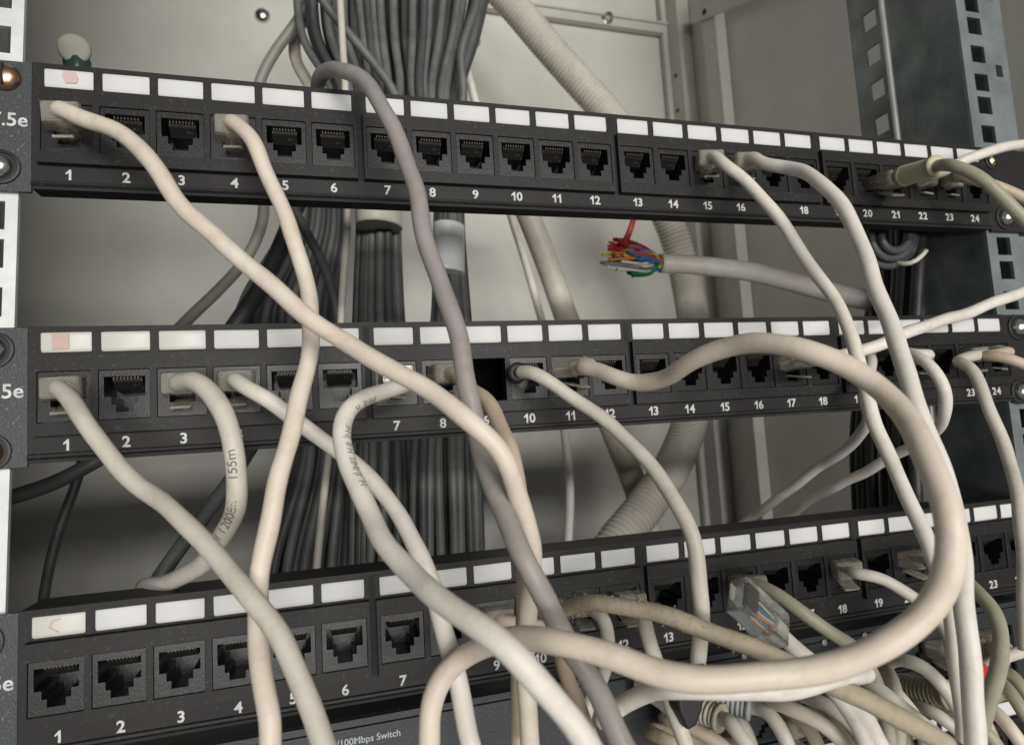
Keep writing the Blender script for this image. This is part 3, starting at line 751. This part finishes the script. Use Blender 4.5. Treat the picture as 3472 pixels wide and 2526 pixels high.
# ---- bottom panel plugs
t_, c_ = cable('very dusty tan cable from port 10 of the bottom panel running under the giant loop',
      L((1272, 1342, 24), (1310, 1334, 36), (1365, 1338, 46), (1430, 1352, 54), (1500, 1372, 62), (1570, 1398, 68), (1650, 1428, 74), (1725, 1460, 80), (1790, 1488, 84), (1850, 1518, 88), (1920, 1552, 92), (1990, 1590, 95), (2060, 1628, 97), (2140, 1680, 98)),
      M['dusty'], 5.4, (3, 10), out=10, dirn=(0.3, -1, 0.1))
lint(t_, c_, 5.4, 170, .02, .55, M['tan'])
cable('pale cable hooking down from port 11 of the bottom panel behind the mauve cable',
      L((1318, 1352, 18), (1342, 1375, 24), (1350, 1415, 28), (1345, 1460, 32), (1325, 1510, 36), (1300, 1560, 38), (1290, 1620, 38), (1285, 1700, 38)), M['lgrey'], 4.8, (3, 11), out=8)
cable('grey beige cable from port 12 of the bottom panel hanging straight to the bottom edge',
      L((1425, 1365, 28), (1436, 1410, 34), (1448, 1455, 38), (1468, 1510, 42), (1492, 1570, 46), (1515, 1630, 48), (1535, 1710, 50)), M['lgrey'], 5.0, (3, 12), out=12)
cable('yellowish cable hanging from behind the loop left of the mauve cable',
      L((1228, 1395, 16), (1240, 1440, 30), (1258, 1500, 40), (1280, 1555, 48), (1300, 1610, 56), (1330, 1700, 62)), M['tan'], 5.0, (3, 9), out=8)
cable('olive cable from port 15 of the bottom panel slanting down behind the giant loop',
      L((1668, 1290, 22), (1705, 1310, 32), (1755, 1342, 40), (1810, 1378, 44), (1860, 1412, 46), (1905, 1445, 46), (1935, 1490, 46), (1952, 1550, 46), (1965, 1620, 44), (1975, 1710, 44)), M['olive'], 4.8, (3, 15), out=14, dirn=(-0.1, -1, 0.05))
# loose plug
q0 = fv(1640, 1322, 62); q1 = fv(1728, 1402, 60)
t_, c_ = cable('white cable ending in a loose clear plug hanging over the bottom panel',
      [q1 + (q0 - q1) * .28, q1, fv(1755, 1428, 60), fv(1785, 1455, 60), fv(1830, 1490, 62), fv(1880, 1540, 64), fv(1930, 1610, 66), fv(1980, 1700, 68)], M['white'], 5.0)
lp = plug_at(t_, q1, q0 - q1, Vector((0.35, -0.85, 0.35)))
for o_ in [lp] + [c2_ for c2_ in bpy.data.objects if c2_.parent == lp and c2_.name.startswith('latch')]:
    o_.data = o_.data.copy(); o_.data.materials[0] = M['plug_clear']
cable('cream cable from port 18 of the bottom panel curving behind the giant loop',
      L((1895, 1268, 22), (1945, 1276, 28), (1990, 1300, 32), (2035, 1330, 36), (2075, 1365, 40), (2102, 1420, 44), (2120, 1500, 48), (2135, 1590, 50), (2145, 1700, 50)), M['lgrey'], 4.6, (3, 18), out=10, dirn=(-0.25, -1, 0))
cable('olive grey cable from port 20 of the bottom panel bowing out at the right',
      L((2060, 1246, 22), (2110, 1262, 34), (2155, 1298, 46), (2192, 1345, 54), (2214, 1405, 60), (2216, 1465, 66), (2200, 1525, 72), (2176, 1580, 78), (2155, 1640, 82), (2140, 1710, 84)), M['olive'], 5.2, (3, 20), out=10, dirn=(0.3, -1, 0))
cable('pale cable lying just under the bottom of the giant loop',
      L((1330, 1600, 62), (1370, 1565, 66), (1420, 1540, 74), (1490, 1526, 86), (1570, 1524, 92), (1660, 1528, 94), (1740, 1526, 94), (1815, 1512, 92), (1870, 1500, 88), (1920, 1490, 80)), M['white'], 5.0)
# ---- switch plugs and lower right clutter
def boot_cable(label, rear, fwdpt, pts, mat, bmat, r=5.0, d=5.0, Lb=15, ribs=6):
    rear = Vector(rear); f = Vector(fwdpt) - rear
    t_, c_ = cable(label, [rear + f.normalized() * 4] + [rear] + pts, mat, d)
    boot_at(t_, rear, f, bmat, L=Lb, r=r, ribs=ribs)
    plug_at(t_, rear + f.normalized() * (Lb - 3), f)
    return t_
boot_cable('grey beige cable with a ridged cream boot at the bottom of the loop', sp(2450, 2437, 34), sp(2352, 2392, 24), L((1620, 1600, 42), (1655, 1650, 48), (1690, 1710, 50)), M['lgrey'], M['boot_cream'], r=5.0)
boot_cable('grey beige cable with a ridged blue grey boot behind the cream one', sp(2550, 2396, 28), sp(2440, 2362, 20), L((1700, 1575, 36), (1735, 1620, 42), (1765, 1710, 46)), M['lgrey'], M['boot_grey'], r=5.0)
boot_cable('cable with a ridged tan boot pointing left in the switch clutter', fv(2110, 1540, 34), fv(2010, 1525, 14), L((2135, 1550, 38), (2165, 1580, 42), (2200, 1640, 44), (2230, 1710, 46)), M['tan'], M['boot_dusty'], r=5.8, Lb=24, ribs=10)
# black boot between the pale cable and W
t_ = empty('black_boot', fv(1520, 1540, 50)); tag(t_, 'black forked cable boot hanging under the giant loop', 'boot')
o = MB().prism([(-5.5, 8), (-3.4, 8.6), (-1.8, 4), (1.6, 4.4), (3.4, 9.2), (6.0, 9.8), (5.6, 5), (3.4, -4), (0.8, -8), (-2.4, -9), (-4.6, -3)], 'y', -3.5, 3.5).build('shell', M['boot_dark'], t_, bevel=1.2, seg=3)
sw_c = [
 ('tan cable leaving the switch beside the blue grey boot', L((1730, 1560, 20), (1765, 1585, 34), (1800, 1625, 40), (1830, 1710, 42)), 'tan', ('s', 1)),
 ('pale cable leaving the switch right of the tan one', L((1780, 1540, 24), (1830, 1560, 36), (1880, 1600, 42), (1930, 1660, 44), (1960, 1720, 46)), 'lgrey', ('s', 2)),
 ('grey cable slanting through the clutter to the lower right', L((1905, 1500, 40), (1950, 1530, 48), (2010, 1575, 54), (2070, 1620, 58), (2140, 1680, 60)), 'lgrey', ('s', 4)),
 ('short olive cable dropping below the tan ridged boot', L((1985, 1560, 30), (2000, 1600, 36), (2010, 1650, 38), (2015, 1720, 38)), 'olive', ('s', 5)),
 ('pale cable rising from the clutter to the right edge', L((2170, 1480, 22), (2200, 1465, 26), (2240, 1450, 28), (2310, 1430, 30)), 'lgrey', ('s', 8)),
 ('olive cable falling out at the lower right corner', L((2205, 1500, 30), (2235, 1530, 38), (2265, 1570, 42), (2310, 1640, 44)), 'olive', ('s', 9)),
 ('thin beige cable crossing toward the lower right corner', L((2190, 1560, 40), (2220, 1590, 46), (2250, 1630, 50), (2290, 1700, 52)), 'beige', ('s', 10)),
 ('olive cable at the very bottom right', L((2150, 1590, 40), (2185, 1620, 44), (2225, 1670, 46), (2260, 1720, 48)), 'olive', ('s', 22)),
 ('white cable beneath the loop end dropping to the bottom edge', L((1830, 1510, 60), (1870, 1560, 64), (1900, 1610, 66), (1935, 1710, 68)), 'white', None),
 ('pale cable in the middle of the clutter dropping to the bottom', L((1950, 1480, 20), (1975, 1510, 34), (1985, 1550, 40), (1990, 1610, 40), (1985, 1710, 40)), 'lgrey', ('s', 3)),
 ('dusty cable low in the clutter between the boots', L((1850, 1590, 30), (1890, 1625, 36), (1930, 1690, 38), (1950, 1740, 38)), 'dusty', ('s', 17)),
 ('dusty tan cable low in the clutter left of the cream boot', L((1440, 1620, 16), (1480, 1640, 26), (1530, 1680, 30), (1560, 1740, 30)), 'dusty', ('s', 12)),
 ('cream cable leaving the switch just left of the ridged tan boot', L((1955, 1500, 26), (1990, 1540, 36), (2025, 1590, 42), (2050, 1650, 44), (2065, 1720, 44)), 'cream', ('s', 4)),
 ('pale cable passing under the ridged tan boot', L((2035, 1560, 22), (2075, 1580, 30), (2120, 1615, 34), (2160, 1660, 36), (2190, 1720, 36)), 'lgrey', ('s', 18)),
 ('tan cable curling below the black boot', L((1470, 1590, 10), (1510, 1600, 20), (1560, 1620, 26), (1610, 1660, 28), (1640, 1720, 28)), 'tan', ('s', 0)),
 ('grey cable crowded against the right edge low down', L((2215, 1480, 20), (2245, 1500, 30), (2275, 1540, 34), (2310, 1600, 36)), 'olive', ('s', 9)),
 ('cream cable under the very dusty cable at the bottom', L((1700, 1545, 30), (1750, 1572, 46), (1815, 1600, 54), (1880, 1650, 58), (1920, 1720, 60)), 'cream', ('s', 2)),
 ('cream cable from the lower switch row curving right under the clutter', L((1990, 1590, 14), (2030, 1600, 24), (2080, 1640, 28), (2115, 1720, 30)), 'cream', ('s', 17)),
 ('tan cable from the lower switch row near the right white cable', L((2080, 1575, 16), (2110, 1600, 24), (2135, 1650, 28), (2150, 1730, 30)), 'tan', ('s', 19)),
 ('pale cable arching over the dusty ridged boot', L((1960, 1470, 22), (2000, 1462, 36), (2050, 1480, 44), (2090, 1520, 48), (2130, 1590, 50), (2160, 1690, 52), (2165, 1740, 52)), 'lgrey', ('s', 5)),
 ('olive cable weaving low between the pale cables', L((1800, 1570, 16), (1840, 1600, 24), (1870, 1650, 28), (1890, 1730, 30)), 'olive', ('s', 14)),
 ('pale cable squeezed between the two ridged boots', L((1615, 1575, 16), (1640, 1600, 24), (1665, 1650, 28), (1680, 1720, 30)), 'lgrey', ('s', 0)),
]
for lab, pts, m_, prt in sw_c:
    cable(lab, pts, M[m_], 4.9, prt, out=9, dirn=(0.12, -1, -0.05)) if prt else cable(lab, pts, M[m_], 4.9)
# red sleeve
q = fv(2168, 1512, 52)
t_ = empty('red_plug_cap', q); tag(t_, 'small red plastic plug cap wedged behind the white cable at lower right', 'plug cap')
MB().prism([(-5, 7.5), (0, 8), (4.5, 3), (4.0, -4), (0.5, -8), (-5, -7)], 'y', -4, 4).build('shell', M['red'], t_, bevel=1.2, seg=3)

# ------------------------------------------------------------------ things behind the panels
def back(label, pts, d, mat, name='grey_cable', group=None, n=10, step=4, cat='cable'):
    o, c = tube(name, pts, d, mat, None, n=n, step=step)
    c0 = c[0]
    o.data.transform(Matrix.Translation(-c0 * MM)); o.location = c0 * MM
    tag(o, label, cat, group); return o
def S(*a): return [sp(x, y, -d) for (x, y, d) in a]    # photo pixels, d = mm behind the panels
# three branches of the bundle
def branch(n, top, mid1, mid2, low, lab, grp, mats, seed, ytop=150):
    rnd = random.Random(seed)
    for i in range(n):
        f = (i + .5) / n; j = rnd.uniform(-.05, .05); dy = rnd.uniform(-8, 8) + (18 if i % 2 else -6)
        def L_(r, y, d): return (r[0] + (r[1] - r[0]) * (f + j), y, d)
        f2 = f + j * 1.2
        pts = [L_(top, -160, ytop + dy), (top[2] + (top[3] - top[2]) * f2, 120, ytop + dy * .8), (top[4] + (top[5] - top[4]) * (f + j * .8), 330, ytop - 6 + dy * .6),
               (mid1[0] + (mid1[1] - mid1[0]) * f, 560, ytop - 8 + dy * .4), (mid1[2] + (mid1[3] - mid1[2]) * f, 780, ytop - 8 + dy * .4), (mid2[0] + (mid2[1] - mid2[0]) * f, 1100, ytop - 8 + dy * .5),
               (low[0] + (low[1] - low[0]) * f, 1460, ytop - 15 + dy), (low[2] + (low[3] - low[2]) * (f + j), 1950, ytop - 22 + dy), (low[2] + (low[3] - low[2]) * (f + j), 2250, ytop - 25 + dy)]
        back(lab, S(*pts), 5.4, M[mats[i % len(mats)]], group=grp)
branch(24, (1010, 1330, 1030, 1320, 1130, 1330), (1000, 1180, 960, 1180), (800, 1150), (1000, 1200, 880, 1180), 'grey cable in the left branch of the bundle spreading behind the panels', 'grey cables of the left bundle branch', ('bundle', 'bundle2', 'bundle2'), 1, 165)
branch(20, (1180, 1500, 1210, 1480, 1240, 1480), (1225, 1350, 1218, 1350), (1205, 1365), (1200, 1400, 1180, 1420), 'grey cable in the centre branch of the bundle behind the panels', 'grey cables of the centre bundle branch', ('bundle', 'bundle', 'bundle2'), 2, 150)
branch(18, (1400, 1690, 1400, 1625, 1400, 1560), (1480, 1560, 1480, 1565), (1470, 1590), (1410, 1620, 1400, 1640), 'grey cable in the right branch of the bundle behind the panels', 'grey cables of the right bundle branch', ('bundle', 'bundle', 'bundle2'), 3, 138)
back('grey cable crossing in front of the bundle at the top', S((1040, -80, 118), (1120, 40, 122), (1230, 170, 125), (1330, 300, 128), (1380, 430, 130)), 5.4, M['bundle'])
back('grey cable bowing over the right side of the bundle', S((1640, -80, 112), (1600, 60, 112), (1560, 190, 115), (1572, 300, 118), (1560, 430, 122)), 5.4, M['bundle'])
back('slate cable sagging across the bundle under the top panel', S((960, 640, 125), (1040, 790, 120), (1110, 930, 116), (1150, 1100, 116), (1160, 1250, 118)), 5.4, M['bundle2'])
def band(label, pts_a, r, mat, name, cat='cable tie', h=14, flat=0.8):
    a, b = pts_a
    c = spline([a, (a + b) / 2, b], 2)
    me = tube_mesh(name, c, r, 26, flat=flat); o = link(name, me, mat); o.data.transform(Matrix.Translation(-a * MM)); o.location = a * MM
    return tag(o, label, cat)
band('cream tape band around the centre branch of the bundle just under the top panel', S((1284, 690, 132), (1286, 772, 132)), 15.0, M['tie'], 'tape_band', 'tape')
band('glossy white sleeve around the right branch of the bundle under the top panel', S((1522, 765, 122), (1522, 926, 122)), 10.5, M['wrap'], 'white_sleeve', 'sleeve')
# cords
back('thin white cord hanging through the middle of the grey bundle', S((1150, -60, 105), (1160, 120, 105), (1172, 330, 105), (1178, 560, 108), (1176, 760, 110), (1160, 1000, 112), (1145, 1300, 110), (1112, 1560, 105), (1080, 1850, 100), (1060, 2100, 98)), 4.0, M['conduit'], 'white_cable')
back('mid grey cable branching down left from the top of the bundle', S((1080, -60, 170), (1010, 70, 175), (930, 180, 180), (880, 280, 185), (865, 450, 185), (885, 620, 180), (895, 730, 175), (840, 870, 170), (740, 985, 165), (630, 1090, 160), (520, 1210, 155)), 6.8, M['midgrey'], 'grey_cable')
back('light grey cable bowing out left of the bundle top', S((1060, 20, 190), (1005, 110, 195), (1000, 200, 195), (1050, 290, 190), (1110, 400, 185)), 8.0, M['lgrey'], 'grey_cable')
back('dark cable slanting down left under the top panel beside the grey one', S((1010, 690, 130), (940, 860, 125), (880, 980, 120), (800, 1100, 115), (700, 1250, 110)), 9.0, M['blackcable'], 'black_cable')
back('thin white cable beside the thick grey tube under the top panel', S((1585, 240, 200), (1610, 340, 205), (1680, 560, 215), (1735, 740, 220), (1785, 900, 222), (1835, 1080, 222), (1890, 1280, 215), (1912, 1450, 200), (1932, 1650, 185), (1925, 1860, 175), (1920, 2050, 170)), 6.2, M['white'], 'white_cable')
back('thick grey tube slanting down behind the panels right of the bundle', S((1720, 560, 240), (1795, 740, 240), (1865, 920, 240), (1925, 1090, 235), (2010, 1300, 225), (2075, 1450, 220), (2165, 1680, 215), (2230, 1900, 210)), 19, M['lgrey'], 'grey_tube', n=20, cat='tube')
back('dark vertical cable low behind the left end of the panels', S((290, 1500, 120), (265, 1620, 120), (205, 1780, 118), (165, 1930, 116), (130, 2150, 115)), 4.5, M['bundle2'], 'black_cable')
back('dark tube standing in for the dim shadowy band across the lower left corner', S((520, 1450, 60), (330, 1560, 60), (180, 1640, 62), (20, 1690, 64), (-120, 1730, 66)), 6.0, M['bundle2'], 'black_cable')  # dim shadowy band drawn as a dark tube
back('dark tube standing in for the shadow wedge above the bottom panel', S((900, 1440, 60), (800, 1600, 50), (700, 1740, 40), (600, 1870, 32), (520, 1990, 26), (430, 2130, 24)), 5.6, M['bundle2'], 'black_cable')  # shadow wedge drawn as a dark tube

def ribbed(label, pts, d, pitch, mat, name='corrugated_conduit', n=28):
    c = spline(pts, pitch / 8)
    me = tube_mesh(name, c, lambda s, i: d / 2 - 1.5 * (0.5 - 0.5 * math.cos(2 * math.pi * s / pitch)) ** 2, n)
    o = link(name, me, mat); o.data.transform(Matrix.Translation(-c[0] * MM)); o.location = c[0] * MM
    return tag(o, label, 'conduit')
ribbed('light corrugated conduit slanting and curving down behind the panels',
       S((1600, -120, 270), (1722, 0, 265), (1850, 150, 260), (1965, 280, 255), (2060, 385, 250), (2160, 520, 250), (2235, 680, 255), (2285, 800, 258), (2325, 950, 260), (2350, 1090, 248), (2362, 1260, 228), (2338, 1430, 205), (2275, 1590, 188), (2185, 1720, 176), (2080, 1850, 170), (1990, 1990, 168)), 27, 3.6, M['conduit'])
# multi-pair cable with fanned wires
pts = S((2238, 893, 122), (2330, 897, 120), (2440, 908, 114), (2560, 925, 104), (2680, 955, 92), (2790, 985, 80), (2900, 1010, 70), (3010, 1030, 62))
base = pts[0]
t_ = empty('multipair_cable', base); tag(t_, 'thick pale multipair cable with its coloured wires fanned out under the top panel', 'cable')
o, c = tube('jacket', pts, 12.2, M['white'], t_, n=24, step=2.5); o.location = -t_.location
ax = (c[0] - c[2]).normalized(); uu = ax.orthogonal().normalized(); ww = ax.cross(uu)
rnd = random.Random(5)
def wirepath(tgt, bulge):
    a = base + uu * rnd.uniform(-3.5, 3.5) + ww * rnd.uniform(-3.5, 3.5) - ax * 3
    e = sp(tgt[0], tgt[1], -tgt[2])
    m1 = a.lerp(e, .35) + Vector((rnd.uniform(-1, 1), rnd.uniform(-3, 3), bulge + rnd.uniform(-1.5, 1.5)))
    m2 = a.lerp(e, .72) + Vector((rnd.uniform(-2, 2), rnd.uniform(-3, 3), bulge * .6 + rnd.uniform(-2, 2)))
    return [a, a + ax * 5, m1, m2, e]
groups = [('red', 13, (2060, 2105), (805, 850), 3), ('orange', 7, (2050, 2120), (850, 885), 1), ('yellow', 9, (2040, 2145), (845, 880), 1), ('wwhite', 12, (2050, 2140), (885, 915), -1),
          ('blue', 15, (2105, 2185), (850, 905), 2), ('green', 12, (2115, 2170), (890, 940), -2), ('violet', 8, (2070, 2160), (830, 880), 2), ('grey', 3, (2030, 2060), (880, 900), 0)]
for cn, k, xr, yr, bl in groups:
    for i in range(k):
        e = (rnd.uniform(*xr), rnd.uniform(*yr), rnd.uniform(104, 140))
        c = spline(wirepath(e, bl), 1.2)
        o = link('wire', tube_mesh('wire', c, rnd.uniform(.85, 1.1), 8), M[cn], t_); o.location = -t_.location
for k in range(3):
    c = spline([sp(2110 + 6 * k, 865, -118), sp(2108 + 6 * k, 835, -116), sp(2125 + 4 * k, 800, -114), sp(2140 + 3 * k, 762, -113), sp(2146 + 2 * k, 745, -112)], 1.2)
    o = link('wire', tube_mesh('wire', c, 1.3, 8), M['red'], t_); o.location = -t_.location

# dark bundle at the right behind the panels
rnd = random.Random(11)
for i in range(12):
    f = i / 11
    x0 = 2890 + 240 * f; x1 = 2960 + 150 * f + rnd.uniform(-12, 12); x2 = 2880 + 200 * f
    d0 = 78 - 50 * f + rnd.uniform(-7, 7)
    back('dark cable of the tied bundle behind the right end of the panels', S((x0 + 60, 560, d0), (x0 + rnd.uniform(-10, 10), 760, d0), (x1, 900, d0 * .9), (x1 - 10, 1080, d0 * .9), (x2 + 20, 1450, d0), (x2 + 30, 1800, d0), (x2 + 30, 2100, d0)), 6.4,
         M[('blackcable', 'bundle2', 'blackcable')[i % 3]], 'black_cable', 'dark cables tied at the right')
for i, (r_, dd) in enumerate(((1.0, 24), (0.75, 20), (0.5, 17))):
    cx, cy = 3010 + i * 12, 800
    pts = [(cx + 95 * r_ * math.cos(a_), cy + 105 * r_ * math.sin(a_), dd) for a_ in [R(v) for v in range(185, -20, -22)]]
    back(('outer', 'middle', 'inner')[i] + ' grey cable drooping in a loop under the right end of the top panel', S(*pts), 4.2, M['bundle2'], 'grey_cable', n=12)
back('thin pale cable tie drooping around the dark cables at the right', S((2975, 850, 44), (3010, 880, 30), (3065, 900, 18), (3110, 888, 14), (3140, 850, 14)), 2.4, M['lgrey'], 'cable_tie', cat='cable tie')

# knob seen above port 1 of the top panel
q = at_y(252, 168, 60)
t_ = empty('wing_knob', q); tag(t_, 'pale round knob on a dark glassy stem standing above port 1 of the top panel', 'knob')
MB().lathe([(0.2, -2.0), (5.0, -1.8), (6.0, -1.2), (6.3, 0), (6.0, 1.2), (5.0, 1.8), (3, 2.1), (0.2, 2.2)], 36, Vector((0.15, -1, -.1))).build('cap', new_mat('pale_rubber', (0.36, 0.36, 0.30), 0.7, spec=0.2), t_, smooth=True)
MB().lathe([(5.2, 0), (5.4, 3), (5.0, 8), (4.6, 14)], 24, Vector((0.02, 0.1, -1)), Vector((0, 3.4, -1.0))).build('stem', new_mat('dark_glass', (0.03, 0.06, 0.055), 0.12, coat=0.5), t_, smooth=True)
